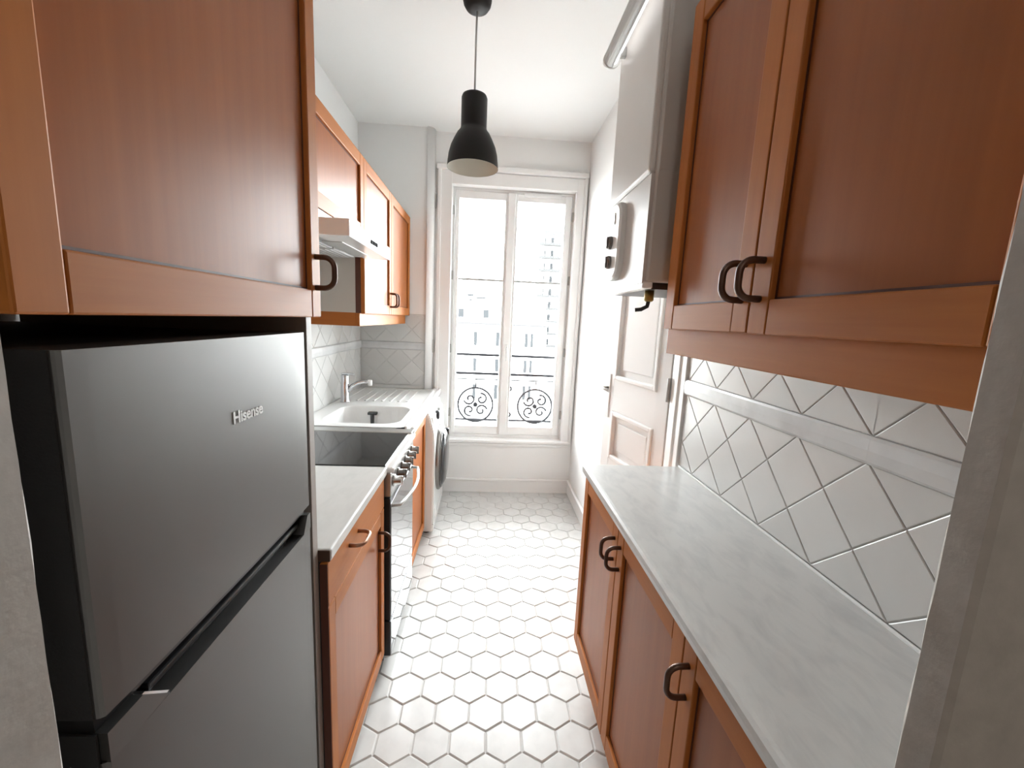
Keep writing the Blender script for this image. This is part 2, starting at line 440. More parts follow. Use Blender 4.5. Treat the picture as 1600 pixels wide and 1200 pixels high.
# bright corner bead where the tiles end
struct('trim_4', B(XT-.015, XT+.002, 1.553, 1.594, 0, 2.2, bev=.003), M['trim'])
# pier (u = x, v = z), face towards -y
obj('grout_bed', B(XL, -.477, 3.273, 3.276, .875, 1.46), M['grout_wall'], wp)
fp = lambda u, v, d: (u, 3.274-d, v)
diamonds(wp, fp, XL+.008, -.478, .905, 1.183, -.874, 1.002, -1)
diamonds(wp, fp, XL+.008, -.478, 1.243, 1.45, -.874, 1.243, -1)
band(wp, fp, XL+.014, -.48, 1.184, 1.242, .25)
obj('border_tile', B(XL+.008, -.478, 3.266, 3.274, .877, .903, bev=.003), M['tile'], wp)
# left wall
obj('grout_bed', B(XL-.001, XL+.002, 1.5, 3.272, .875, 1.46), M['grout_wall'], wl)
fl = lambda u, v, d: (XL+.001+d, u, v)
diamonds(wl, fl, 2.10, 3.266, .88, 1.183, 3.172, 1.002, 1)
diamonds(wl, fl, 2.10, 3.266, 1.243, 1.45, 3.172, 1.243, 1)
band(wl, fl, 2.10, 3.262, 1.184, 1.242, .40)

# ------------------------------------------------------------------ window
win = struct('window_1', nb(), M['trim'], 'white French window with two casements and thin glazing bars')
FY = 3.395
bm = nb()
box(bm, WX0, -.282, FY, FY+.07, WZ0, WZ1, bev=.003); box(bm, .632, WX1, FY, FY+.07, WZ0, WZ1, bev=.003)
box(bm, -.284, .634, FY, FY+.07, 2.42, WZ1, bev=.003); box(bm, -.284, .634, FY, FY+.07, WZ0, .485, bev=.003)
obj('frame', bm, M['trim'], win)
for (a, b, g0, g1) in ((-.280, .152, -.247, .107), (.156, .630, .205, .576)):
    bm = nb()
    box(bm, a, g0, FY-.008, FY+.045, .488, 2.418, bev=.004); box(bm, g1, b, FY-.008, FY+.045, .488, 2.418, bev=.004)
    box(bm, g0-.002, g1+.002, FY-.006, FY+.045, .488, .556, bev=.004); box(bm, g0-.002, g1+.002, FY-.006, FY+.045, 2.362, 2.418, bev=.004)
    sash = obj('sash', bm, M['trim'], win)
    obj('pane', B(g0-.004, g1+.004, FY+.018, FY+.024, .552, 2.366), M['glass'], sash)
    obj('glazing_bar', B(g0-.002, g1+.002, FY+.006, FY+.036, 1.748, 1.764, bev=.002), M['plastic_grey'], sash)
    # inner bead
    bm = nb()
    for (c0, c1, e0, e1) in ((g0-.010, g0, .548, 2.37), (g1, g1+.010, .548, 2.37)): box(bm, c0, c1, FY-.013, FY-.004, e0, e1, bev=.003)
    obj('border_strip', bm, M['trim'], sash)
# meeting bar with espagnolette handle
mb = obj('meeting_bar', B(.128, .186, FY-.026, FY+.002, .489, 2.417, bev=.006), M['trim'], win)
bm = nb(); box(bm, .146, .168, FY-.036, FY-.025, 1.13, 1.25, bev=.003)
tube(bm, [(.157, FY-.034, 1.225), (.157, FY-.062, 1.225), (.157, FY-.066, 1.215), (.157, FY-.066, 1.12)], .008, 8)
obj('window_handle', bm, M['white_plastic'], mb)
for z in (2.27, 1.78, 1.20, .67):
    obj('hinge', B(.634, .650, FY-.018, FY, z-.035, z+.035, bev=.004), M['plastic_grey'], win)
    obj('hinge', B(-.300, -.286, FY-.018, FY, z-.035, z+.035, bev=.004), M['plastic_grey'], win)
bm = nb(); box(bm, .25, .545, FY-.020, FY+.002, 2.398, 2.428, bev=.004)
for k in range(12): box(bm, .262+.023*k, .278+.023*k, FY-.022, FY-.018, 2.404, 2.410)
obj('air_vent', bm, M['white_plastic'], win)

# ------------------------------------------------------------------ door on the right wall, slightly ajar
door = bpy.data.objects.new('door_1', None); COL.objects.link(door); door['kind'] = 'structure'; door['category'] = 'door'
door['label'] = 'white panelled door standing slightly ajar beyond the tiled wall'
door.location = (XR+.027, 1.657, 0); WL[door] = Vector((0, 0, 0))
door.rotation_euler = (0, 0, math.radians(11.6))       # local +y runs along the leaf, local -x faces the kitchen
DW = .545
bm = nb()
ST = .085
zs = [(0.0, .20), (.42, .50), (.86, 1.035), (1.165+.0, 1.175)]
box(bm, 0, .036, 0, ST, .01, 2.05, bev=.003); box(bm, 0, .036, DW-ST, DW, .01, 2.05, bev=.003)
rails = [(.01, .20), (.53, .62), (.855-.01, .875), (1.02, 1.164), (1.95, 2.05)]
rails = [(.01, .16), (.60, .74), (1.00, 1.165), (1.93, 2.05)]
for a, b in rails: box(bm, .0005, .0355, ST-.002, DW-ST+.002, a, b, bev=.002)
leaf = obj('door_leaf', bm, M['trim'], door)
pan = [(.16, .60), (.74, 1.00), (1.165, 1.93)]
for a, b in pan:
    p = obj('panel', B(.014, .026, ST-.002, DW-ST+.002, a-.002, b+.002), M['trim'], leaf)
    bm = nb(); y0, y1 = ST, DW-ST
    for (c, d, e, f) in ((y0, y0+.026, a, b), (y1-.026, y1, a, b), (y0+.02, y1-.02, a, a+.026), (y0+.02, y1-.02, b-.026, b)):
        box(bm, -.007, .018, c, d, e, f, bev=.007, seg=2)
    box(bm, .008, .016, y0+.055, y1-.055, a+.055, b-.055, bev=.005)
    obj('panel_moulding', bm, M['trim'], leaf)
obj('escutcheon', B(-.006, .002, DW-.055, DW-.02, .955, 1.19, bev=.003), M['white_plastic'], leaf)
bm = nb(); tube(bm, [(-.004, DW-.037, 1.115), (-.045, DW-.037, 1.115), (-.05, DW-.045, 1.114), (-.05, DW-.125, 1.112)], .008, 8)
obj('door_handle', bm, M['steel'], leaf)
bm = nb(); box(bm, -.004, 0, DW-.046, DW-.03, 1.01, 1.035, bev=.001); obj('keyhole', bm, M['black'], leaf)
for z in (.25, 1.19, 1.85):
    bm = nb(); lathe(bm, [(.007, -.05), (.007, .05)], (-.006, -.002, z), 'Z', 10, True); obj('hinge', bm, M['plastic_grey'], leaf)
bm = nb(); box(bm, XR+.030, XR+.05, 1.596, 1.652, 0, 2.12, bev=.004); box(bm, XR-.014, XR+.01, 2.23, 2.28, 0, 2.12, bev=.004); box(bm, XR-.013, XR+.01, 1.66, 2.279, 2.075, 2.12, bev=.004)
struct('trim_5', bm, M['trim'])

# ------------------------------------------------------------------ cabinet building blocks
def pull(name, parent, foot, axis, length, sx, proj=.040, mat='bronze', r=.0058):
    """bow pull: foot=(x,y,z) centre on the face, axis 'Z' or 'Y', sx = +1 projects to +x, -1 to -x"""
    x, y, z = foot; h = length/2; c = .022; bm = nb()
    prof = [(0, -h), (proj-c, -h)] + [(proj-c+c*math.sin(a), -h+c-c*math.cos(a)) for a in [math.radians(q) for q in (15, 30, 45, 60, 75, 90)]]
    prof += [(p, -q) for p, q in prof[::-1]]
    pts = [(x+sx*p, y, z+q) if axis == 'Z' else (x+sx*p, y+q, z) for p, q in prof]
    tube(bm, pts, r, 12)
    return obj(name, bm, M[mat], parent)
def shaker(parent, xf, sx, y0, y1, z0, z1, sw=.047, rw=.058, handle=None, name='door', th=.020, hm='bronze'):
    """framed door; xf front face, sx outward direction"""
    xb = xf-sx*th; rec = xf-sx*.011
    d = obj(name, B(xb+sx*.003, rec, y0+sw-.006, y1-sw+.006, z0+rw-.006, z1-rw+.006), M['wood_panel'], parent)
    for a, b in ((y0, y0+sw), (y1-sw, y1)):
        obj('stile', B(xb, xf, a, b, z0, z1, bev=.0025), M['wood_v'], d)
    for a, b in ((z0, z0+rw), (z1-rw, z1)):
        obj('rail', B(xb, xf-sx*.0004, y0+sw+.0006, y1-sw-.0006, a, b, bev=.0025), M['wood_h'], d)
    # dark strip painting the recess shadow between panel and frame
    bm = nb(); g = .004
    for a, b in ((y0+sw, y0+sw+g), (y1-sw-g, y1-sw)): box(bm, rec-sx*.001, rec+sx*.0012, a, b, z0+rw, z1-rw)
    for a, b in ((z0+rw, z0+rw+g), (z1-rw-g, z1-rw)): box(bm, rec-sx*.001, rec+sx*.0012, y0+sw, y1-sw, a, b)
    obj('border_strip', bm, M['edge_and_shade'], d)
    if handle:
        hy, hz, ax, ln = handle
        pull('handle', d, (xf, hy, hz), ax, ln, sx, mat=hm)
    return d
G = .0018

# ------------------------------------------------------------------ left side: tall unit over the fridge
FX = -.370
t = thing('wall_cabinet', 'large cherry wood cabinet door directly above the grey refrigerator', 'cabinet', (-.67, .65, 1.44), 'cherry wood wall cabinets')
obj('carcass', B(-.972, FX-.022, .352, .955, 1.438, 2.17), M['wood_h'], t)
shaker(t, FX, 1, .350, .956, 1.4365, 2.17, .045, .057, (.93, 1.531, 'Z', .064))
obj('end_panel', B(-.972, FX-.022, .928, .955, 0.0, 1.436, bev=.001), M['endpanel'], t)
# ------------------------------------------------------------------ refrigerator
t = thing('refrigerator', 'grey steel two-door refrigerator under the large left cabinet', 'refrigerator', (-.67, .65, 0))
X0 = -.385; FY0, FY1 = .396, .905
bm = nb(); box(bm, -.955, X0-.055, FY0+.002, FY1-.002, .03, 1.402, bev=.006)
body = obj('body', bm, M['fridge_side'], t)
def fridge_door(z0, z1, notch):
    """door skin with rounded vertical edges; notch cuts the grip out of the top front"""
    bm = nb(); n = 22
    # plan outline: gently bowed front with rounded corners
    out = []
    for i in range(n+1):
        u = i/n; y = FY0+.0035+(FY1-FY0-.007)*u
        out.append((X0-.0015*(2*u-1)**8, y))
    plan = [(X0-.052, FY0), (X0-.008, FY0), (X0-.0052, FY0+.0010)]+out+[(X0-.0052, FY1-.0010), (X0-.008, FY1), (X0-.052, FY1)]
    prism(bm, plan, lambda u, v, d: (u, v, d), z0, z1)
    return bm
fz = obj('freezer_door', fridge_door(1.018, 1.404, False), M['inox'], t)
obj('side_trim', B(X0-.053, X0-.010, FY0-.0015, FY0+.001, 1.018, 1.404), M['fridge_side'], fz)
fd = obj('fridge_door', fridge_door(.09, .963, True), M['inox'], t)
obj('side_trim', B(X0-.053, X0-.010, FY0-.0015, FY0+.001, .09, .999), M['fridge_side'], fd)
# raised near end of the lower door beside the long dark grip recess
bm = nb()
prism(bm, [(FY0+.002, .9625), (.482, .9625), (.444, .9985), (FY0+.002, .9985)], lambda u, v, d: (d, u, v), X0-.05, X0-.0004)
obj('door_end', bm, M['inox'], fd)
bm = nb()
prism(bm, [(.868, .9625), (FY1-.002, .9625), (FY1-.002, .9985), (.890, .9985)], lambda u, v, d: (d, u, v), X0-.05, X0-.0004)
obj('door_end', bm, M['inox'], fd)
bm = nb(); box(bm, X0-.052, X0-.014, FY0+.003, FY1-.003, .998, 1.019); box(bm, X0-.052, X0-.026, .44, .89, .962, 1.0)
box(bm, X0-.03, X0-.016, .47, .88, .975, .985, bev=.003)
obj('grip_recess', bm, M['black'], t)
bm = nb(); prism(bm, [(.482, .9625), (.486, .9625), (.448, .9985), (.444, .9985)], lambda u, v, d: (d, u, v), X0-.03, X0-.0022); obj('grip_edge', bm, M['chrome'], fd)
obj('plinth', B(-.95, X0-.03, FY0+.01, FY1-.01, 0, .085), M['black'], t)
cu = bpy.data.curves.new('logo_letters', 'FONT'); cu.body = 'Hisense'; cu.size = .0265; cu.extrude = .0006; cu.offset = .0006
cu.align_x = 'CENTER'; cu.materials.append(M['logo'])
tmp = bpy.data.objects.new('letters', cu); lme = bpy.data.meshes.new_from_object(tmp); bpy.data.objects.remove(tmp); bpy.data.curves.remove(cu)
lg = bpy.data.objects.new('logo_letters', lme); COL.objects.link(lg); lg.parent = fz
lg.location = Vector((X0+.0008, .683, 1.272))-WL[t]; lg.rotation_euler = (math.radians(90), 0, math.radians(90))
lg['label'] = 'small silver letters on the freezer door'

# ------------------------------------------------------------------ left base cabinet with drawer
t = thing('base_cabinet', 'narrow cherry base cabinet with a drawer beside the refrigerator', 'cabinet', (-.67, 1.235, 0), 'cherry wood base cabinets')
obj('carcass', B(-.97, FX-.021, .957, 1.517, .10, .842), M['carcass_dark'], t)
shaker(t, FX, 1, .957, 1.515, .087, .716, .045, .052, (1.435, .622, 'Z', .070))
obj('edge_strip', B(FX-.0195, FX-.0012, .9553, .9572, .09, .836), M['edge_and_shade'], t)
dr = obj('drawer', B(FX-.02, FX, .957, 1.515, .720, .838, bev=.0025), M['wood_h'], t)
pull('handle', dr, (FX, 1.155, .795), 'Y', .082, 1, mat='bronze_light')
obj('plinth', B(-.94, -.45, .97, 1.505, .0, .10), M['wood_h'], t)
bm = nb(); lathe(bm, [(.018, 0), (.018, .012), (.012, .02), (.012, .10)], (-.41, 1.475, 0), 'Z', 12, True); obj('foot', bm, M['black'], t)
t = thing('worktop', 'short white worktop between the refrigerator and the cooker', 'worktop', (-.67, 1.235, .843), 'kitchen worktops')
obj('slab', B(-.979, -.362, .958, 1.532, .843, .875, bev=.006, seg=3), M['marble_left'], t)
obj('end_cap', B(-.97, -.364, .9555, .959, .844, .873, bev=.001), M['bronze'], t)

# ------------------------------------------------------------------ cooker
CY0, CY1, CX = 1.540, 2.035, -.352
t = thing('cooker', 'white freestanding cooker with a black glass hob and row of knobs', 'cooker', (-.67, 1.79, 0))
obj('body', B(-.95, CX-.028, CY0, CY1, .03, .845, bev=.002), M['black'], t)
obj('hob_rim', B(-.955, CX+.012, CY0, CY1, .845, .868, bev=.006, seg=3), M['metal_white'], t)
hob = obj('glass_hob', B(-.945, CX-.020, CY0+.006, CY1-.034, .868, .874, bev=.002), M['cooktop'], t)
obj('side_strip', B(-.945, CX-.004, CY1-.022, CY1+.045, .864, .874, bev=.002), M['panel_grey'], t)
cp = obj('control_panel', B(CX-.03, CX, CY0+.006, CY1, .745, .843, bev=.003), M['panel_grey'], t)
for k in range(6):
    y = CY0+.055+k*.077
    bm = nb(); lathe(bm, [(.024, 0), (.024, .006), (.018, .008), (.016, .032), (.012, .034)], (CX, y, .796), 'X', 16, True)
    box(bm, CX+.02, CX+.037, y-.004, y+.004, .778, .814, bev=.001)
    obj('knob', bm, M['knob'] if k else M['steel'], cp)
od = obj('oven_door', B(CX-.028, CX-.001, CY0+.002, CY1-.002, .215, .740, bev=.003), M['black'], t)
obj('door_glass', B(CX-.004, CX+.0015, CY0+.012, CY1-.012, .225, .715, bev=.001), M['oven_glass'], od)
bm = nb(); n = 12
tube(bm, [(CX, CY0+.03, .70)]+[(CX+.030+.028*math.sin(math.pi*i/n), CY0+.04+(CY1-CY0-.08)*i/n, .70) for i in range(n+1)]+[(CX, CY1-.03, .70)], .007, 10)
obj('handle', bm, M['panel_grey'], od)
obj('pan_drawer', B(CX-.028, CX, CY0+.002, CY1-.002, .05, .208, bev=.003), M['black'], t)
obj('drawer_glass', B(CX-.004, CX+.0015, CY0+.012, CY1-.012, .06, .2, bev=.001), M['oven_glass'], t)
for y in (CY0+.04, CY1-.04):
    for x in (CX-.06, -.9): obj('foot', lathe(nb(), [(.018, 0), (.018, .03)], (x, y, 0), 'Z', 12, True), M['black'], t)

# ------------------------------------------------------------------ sink cabinet, sink top, tap
t = thing('sink_cabinet', 'cherry cabinet under the sink between cooker and washing machine', 'cabinet', (-.67, 2.34, 0), 'cherry wood base cabinets')
obj('carcass', B(-.97, FX-.021, 2.065, 2.594, .10, .69), M['carcass'], t)
shaker(t, FX, 1, 2.062, 2.585, .064, .836, .047, .055)
obj('plinth', B(-.94, -.43, 2.08, 2.57, 0, .10), M['wood_h'], t)
SX1, SY0, SY1, ZT = -.358, 2.098, 3.272, .875
t = thing('sink', 'white kitchen sink with draining board running to the window pier', 'sink', (-.67, 2.66, .84))
BX0, BX1, BY0, BY1 = -.875, -.455, 2.165, 2.594
def sink_top():
    bm = nb(); n = 24
    # outline of the bowl: rounded rectangle, then walls down to a floor
    def rr(x0, x1, y0, y1, r, z):
        pts = []
        for cx, cy, a0 in ((x1-r, y1-r, 0), (x0+r, y1-r, 90), (x0+r, y0+r, 180), (x1-r, y0+r, 270)):
            for k in range(7):
                a = math.radians(a0+15*k); pts.append((cx+r*math.cos(a), cy+r*math.sin(a), z))
        return pts
    loops = [rr(BX0, BX1, BY0, BY1, .09, ZT), rr(BX0+.006, BX1-.006, BY0+.006, BY1-.006, .085, ZT-.008),
             rr(BX0+.02, BX1-.02, BY0+.02, BY1-.02, .08, ZT-.15), rr(BX0+.05, BX1-.05, BY0+.05, BY1-.05, .06, ZT-.165)]
    V = [[bm.verts.new(p) for p in l] for l in loops]
    m = len(V[0])
    for a, b in zip(V, V[1:]):
        for i in range(m):
            f = bm.faces.new((a[i], a[(i+1) % m], b[(i+1) % m], b[i])); f.smooth = True
    bm.faces.new(V[-1][::-1])
    # flat rim around the bowl: connect to outer rectangle corners
    ox0, ox1, oy0, oy1 = -.972, SX1-.05, SY0+.004, SY1
    outer = []
    for (x, y, z) in loops[0]:
        cx, cy = (BX0+BX1)/2, (BY0+BY1)/2; dx, dy = x-cx, y-cy
        s = min(((ox1-cx)/dx if dx > 0 else (ox0-cx)/dx) if abs(dx) > 1e-9 else 1e9, ((2.69-cy)/dy if dy > 0 else (oy0-cy)/dy) if abs(dy) > 1e-9 else 1e9)
        outer.append(bm.verts.new((cx+dx*s, cy+dy*s, ZT)))
    for i in range(m): bm.faces.new((outer[i], outer[(i+1) % m], V[0][(i+1) % m], V[0][i]))
    bmesh.ops.recalc_face_normals(bm, faces=bm.faces)
    return bm
bm = sink_top()
for (a, b, c, d) in ((-.972, SX1-.05, SY0, SY0+.03), (-.972, SX1-.05, 2.62, 2.70), (-.972, -.93, SY0, 2.70), (SX1-.068, SX1-.05, SY0, 2.70)):
    box(bm, a, b, c, d, ZT-.035, ZT-.0004)
# corner fill so the rim reads as one plate
for (a, b, c, d) in ((-.972, -.90, SY0, 2.16), (-.972, -.90, 2.60, 2.70), (SX1-.095, SX1-.05, SY0, 2.13), (SX1-.095, SX1-.05, 2.62, 2.70)):
    box(bm, a, b, c, d, ZT-.03, ZT-.0006)
bowl = obj('bowl', bm, M['sink'], t)
bm = nb(); box(bm, -.972, SX1-.05, 2.695, SY1, ZT-.03, ZT-.003)
for k in range(7): box(bm, -.86+.055*k, -.845+.055*k, 2.76, 3.20, ZT-.006, ZT+.0015, bev=.002)
box(bm, -.972, -.93, 2.695, SY1, ZT-.03, ZT+.001, bev=.002); box(bm, -.93, SX1-.05, 3.225, SY1, ZT-.03, ZT+.001, bev=.002)
obj('draining_board', bm, M['sink'], t)
bm = nb(); box(bm, SX1-.052, SX1-.036, SY0, SY1+.045, ZT-.03, ZT+.008, bev=.005, seg=3); box(bm, SX1-.02, SX1, SY0, SY1+.045, ZT-.036, ZT+.003, bev=.006, seg=3)
box(bm, SX1-.04, SX1-.015, SY0, SY1+.045, ZT-.036, ZT-.005)
obj('front_lip', bm, M['sink'], t)
bm = nb(); box(bm, -.725, -.670, BY1-.04, BY1-.008, ZT-.050, ZT-.034, bev=.003); box(bm, -.706, -.690, BY1-.045, BY1-.012, ZT-.135, ZT-.045, bev=.002)
obj('overflow', bm, M['black'], bowl)
bm = nb(); lathe(bm, [(.045, 0), (.045, .004), (.03, .005), (.02, .002)], (-.665, 2.41, ZT-.166), 'Z', 24, True); obj('drain', bm, M['steel'], bowl)
t = thing('tap', 'chrome mixer tap with arched spout at the back of the sink', 'tap', (-.905, 2.69, ZT))
bm = nb(); lathe(bm, [(.030, 0), (.030, .006), (.025, .01), (.024, .17), (.022, .178)], (-.905, 2.69, ZT), 'Z', 24, True); obj('body', bm, M['chrome'], t)
bm = nb(); tube(bm, [(-.900, 2.69, ZT+.06), (-.86, 2.70, ZT+.105), (-.83, 2.71, ZT+.125), (-.79, 2.72, ZT+.133), (-.762, 2.725, ZT+.13)], [.016, .014, .013, .012, .012], 12); obj('spout', bm, M['chrome'], t)
bm = nb(); lathe(bm, [(.0135, 0), (.0135, -.035), (.010, -.036)], (-.755, 2.726, ZT+.143), 'Z', 14, True); obj('aerator', bm, M['white_plastic'], t)
bm = nb(); box(bm, -.925, -.845, 2.68, 2.70, ZT+.179, ZT+.190, bev=.004); obj('lever', bm, M['chrome'], t)

# ------------------------------------------------------------------ washing machine
t = thing('washing_machine', 'white front-loading washing machine at the end of the left run', 'washing machine', (-.63, 2.91, 0))
WY0, WY1, WXF = 2.604, 3.20, -.315
bm = nb()
pts = [(-.93, .02), (WXF-.004, .02), (WXF, .03), (WXF, .60), (WXF-.004, .70), (WXF-.028, .80), (WXF-.04, .832), (-.93, .832)]
prism(bm, pts, lambda u, v, d: (u, d, v), WY0, WY1)
bmesh.ops.bevel(bm, geom=[e for e in bm.edges if abs(e.verts[0].co.y-e.verts[1].co.y) < 1e-6], offset=.008, segments=2, affect='EDGES')
obj('body', bm, M['metal_white'], t)
bm = nb(); lathe(bm, [(.235, -.004), (.235, .012), (.215, .030), (.175, .042), (.165, .040)], (WXF, 2.895, .455), 'X', 48); pd = obj('door', bm, M['knob'], t)
bm = nb(); lathe(bm, [(.222, .026), (.16, .055), (.10, .062), (.02, .064)], (WXF, 2.895, .455), 'X', 48, True); obj('porthole', bm, M['dark_gloss'], pd)
bm = nb(); box(bm, WXF+.018, WXF+.046, 3.115, 3.15, .50, .60, bev=.006); obj('door_grip', bm, M['black'], pd)
bm = nb(); lathe(bm, [(.032, -.01), (.032, .014), (.026, .020)], (WXF-.018, 2.87, .765), 'X', 20, True); obj('dial', bm, M['black'], t)
bm = nb(); box(bm, WXF-.03, WXF-.012, 2.64, 2.78, .725, .80, bev=.004); obj('detergent_drawer', bm, M['white_plastic'], t)
bm = nb(); box(bm, WXF-.025, WXF-.006, 2.97, 3.12, .735, .795, bev=.004); obj('display', bm, M['plastic_grey'], t)
bm = nb(); box(bm, WXF-.004, WXF+.002, 2.66, 2.75, .095, .165, bev=.002); obj('filter_flap', bm, M['plastic_grey'], t)
bm = nb(); box(bm, WXF-.01, WXF+.001, WY0+.004, WY1-.004, .072, .078); obj('plinth_joint', bm, M['plastic_grey'], t)
for y in (WY0+.05, WY1-.05):
    for x in (WXF-.05, -.88): obj('foot', lathe(nb(), [(.022, 0), (.022, .022)], (x, y, 0), 'Z', 12, True), M['black'], t)

# ------------------------------------------------------------------ left wall cabinets and hood
UX = -.600
t = thing('wall_cabinet', 'shallow cherry wall cabinet directly above the cooker hood', 'cabinet', (-.79, 1.79, 1.81), 'cherry wood wall cabinets')
obj('carcass', B(-.972, UX-.021, 1.49, 2.088, 1.807, 2.163), M['wood_h'], t)
shaker(t, UX, 1, 1.49, 2.087, 1.806, 2.165, .05, .055)
t = thing('wall_cabinet', 'tall narrow cherry wall cabinet between cooker hood and window pier', 'cabinet', (-.79, 2.67, 1.45), 'cherry wood wall cabinets')
bm = nb(); box(bm, -.972, UX-.021, 2.092, 3.255, 1.45, 2.163)
obj('carcass', bm, M['carcass'], t)
obj('edge_strip', B(UX-.045, UX-.0205, 2.090, 2.0935, 1.449, 2.164), M['edge_and_shade'], t)
shaker(t, UX, 1, 2.0895, 2.652, 1.447, 2.165, .05, .055, (2.625, 1.535, 'Z', .08))
shaker(t, UX, 1, 2.656, 3.257, 1.447, 2.165, .05, .055, (2.685, 1.535, 'Z', .08))
bm = nb(); box(bm, UX-.045, UX-.027, 2.092, 3.23, 1.385, 1.451, bev=.002); lr = obj('light_rail', bm, M['wood_h'], t)
obj('light_rail', B(-.972, UX-.045, 2.092, 2.110, 1.385, 1.451, bev=.002), M['wood_x'], t)
t = thing('cooker_hood', 'slim grey extractor hood with white front visor over the cooker', 'cooker hood', (-.73, 1.79, 1.70))
obj('body', B(-.972, UX-.002, 1.492, 2.086, 1.712, 1.804, bev=.002), M['hood_grey'], t)
vis = obj('visor', B(UX-.001, -.478, 1.492, 2.088, 1.706, 1.763, bev=.003), M['metal_white'], t)
bm = nb()
for k in range(3): obj('switch', B(-.479, -.474, 1.755+.034*k, 1.780+.034*k, 1.727, 1.742, bev=.001), M['slab'], vis)
for a, b in ((1.52, 1.78), (1.80, 2.06)):
    bm = nb(); box(bm, -.93, -.64, a, b, 1.704, 1.7135, bev=.001)
    for k in range(12): box(bm, -.92+.023*k, -.911+.023*k, a+.015, b-.015, 1.702, 1.705)
    obj('grease_filter', bm, M['plastic_grey'], t)
obj('lamp_cover', B(-.62, -.545, 1.62, 1.95, 1.7035, 1.7075, bev=.001), M['hood_grey'], t)
obj('rear_gap', B(-.955, -.80, 1.488, 1.493, 1.708, 1.724), M['black'], t)

# ------------------------------------------------------------------ right wall cabinet
EX = .445
t = thing('wall_cabinet', 'big two-door cherry cabinet on the right above the tiled wall', 'cabinet', (.62, .7, 1.44), 'cherry wood wall cabinets')
obj('carcass', B(EX+.021, XT-.009, .302, 1.031, 1.447, 2.17), M['wood_x'], t)
shaker(t, EX, -1, .6945, 1.033, 1.4455, 2.17, .046, .056, (.716, 1.533, 'Z', .062))
shaker(t, EX, -1, .300, .6915, 1.4445, 2.17, .046, .056, (.668, 1.533, 'Z', .062))
obj('light_rail', B(EX+.012, EX+.032, .302, 1.030, 1.384, 1.448, bev=.002), M['wood_h'], t)
obj('light_rail', B(EX+.030, XT-.02, 1.012, 1.030, 1.384, 1.448, bev=.002), M['wood_x'], t)
# ------------------------------------------------------------------ right base cabinets and worktop
DX = .408
t = thing('base_cabinet', 'two-door cherry base cabinet at the far end of the right run', 'cabinet', (.6, 1.115, 0), 'cherry wood base cabinets')
obj('carcass', B(DX+.021, XT-.01, .702, 1.526, .13, .866), M['wood_h'], t)
shaker(t, DX, -1, 1.1175, 1.530, .143, .862, .047, .058, (1.143, .777, 'Z', .068))
shaker(t, DX, -1, .7025, 1.1145, .143, .862, .047, .058, (1.088, .777, 'Z', .068))
obj('plinth', B(.47, .75, .71, 1.50, 0, .135), M['wood_h'], t)
t = thing('base_cabinet', 'nearest single-door cherry base cabinet below the right worktop', 'cabinet', (.6, .53, 0), 'cherry wood base cabinets')
obj('carcass', B(DX+.021, XT-.01, .302, .700, .13, .866), M['wood_h'], t)
shaker(t, DX, -1, .300, .6995, .143, .862, .047, .058, (.675, .777, 'Z', .068))
obj('plinth', B(.47, .75, .36, .70, 0, .135), M['wood_h'], t)
t = thing('worktop', 'long pale grey marbled worktop along the right tiled wall', 'worktop', (.59, .95, .868), 'kitchen worktops')
bm = nb()
pts = [(.399, .868), (.395, .872), (.394, .884), (.396, .894), (.402, .899), (.41, .90), (XT-.004, .90), (XT-.004, .868)]
prism(bm, pts, lambda u, v, d: (u, d, v), .300, 1.540)
obj('slab', bm, M['marble'], t)
obj('wall_seal', B(XT-.012, XT-.006, .300, 1.54, .899, .906, bev=.002), M['white_plastic'], t)

# ------------------------------------------------------------------ boiler with pipes, tube light
t = thing('boiler', 'tall white wall-hung gas boiler beside the right cabinet', 'boiler', (.57, 1.27, 1.56))
BX, BY0_, BY1_ = .402, 1.092, 1.442
bm = nb(); box(bm, BX+.006, XR+.04, BY0_, BY1_, 1.83, 2.42, bev=.012, seg=3); box(bm, BX+.008, XR+.04, BY0_+.0005, BY1_-.045, 1.565, 1.85, bev=.008, seg=2); obj('casing', bm, M['boiler'], t)
bm = nb(); box(bm, BX-.006, BX+.02, BY0_+.004, BY1_+.008, 1.835, 2.41, bev=.012, seg=3); obj('front_panel', bm, M['boiler'], t)
bm = nb(); prism(bm, [(BY0_+.004, 1.562), (BY1_+.004, 1.562), (BY1_-.022, 1.66), (BY1_-.030, 1.76), (BY1_-.030, 1.834), (BY0_+.004, 1.834)], lambda u, v, d: (d, u, v), BX, BX+.02); lp = obj('lower_panel', bm, M['boiler'], t)
# oval control console
def oval(bm, cy, cz, hy, hz, r, x0, x1):
    pts = []
    for sy, sz, a0 in ((1, 1, 0), (-1, 1, 90), (-1, -1, 180), (1, -1, 270)):
        for k in range(7):
            a = math.radians(a0+15*k); pts.append((cy+sy*(hy-r)+r*math.cos(a), cz+sz*(hz-r)+r*math.sin(a)))
    q = inset(pts, .008)
    V = [[bm.verts.new((x, u, v)) for u, v in pl] for pl, x in ((pts, x0), (pts, x1+.006), (q, x1))]
    m = len(pts)
    for a, b in zip(V, V[1:]):
        for i in range(m): bm.faces.new((a[i], a[(i+1) % m], b[(i+1) % m], b[i]))
    bm.faces.new(V[-1]); bmesh.ops.recalc_face_normals(bm, faces=bm.faces); return bm
con = obj('console', oval(nb(), 1.345, 1.705, .075, .115, .05, BX+.004, BX-.020), M['white_plastic'], t)
obj('display', B(BX-.023, BX-.018, 1.315, 1.375, 1.755, 1.79, bev=.002), M['chrome'], con)
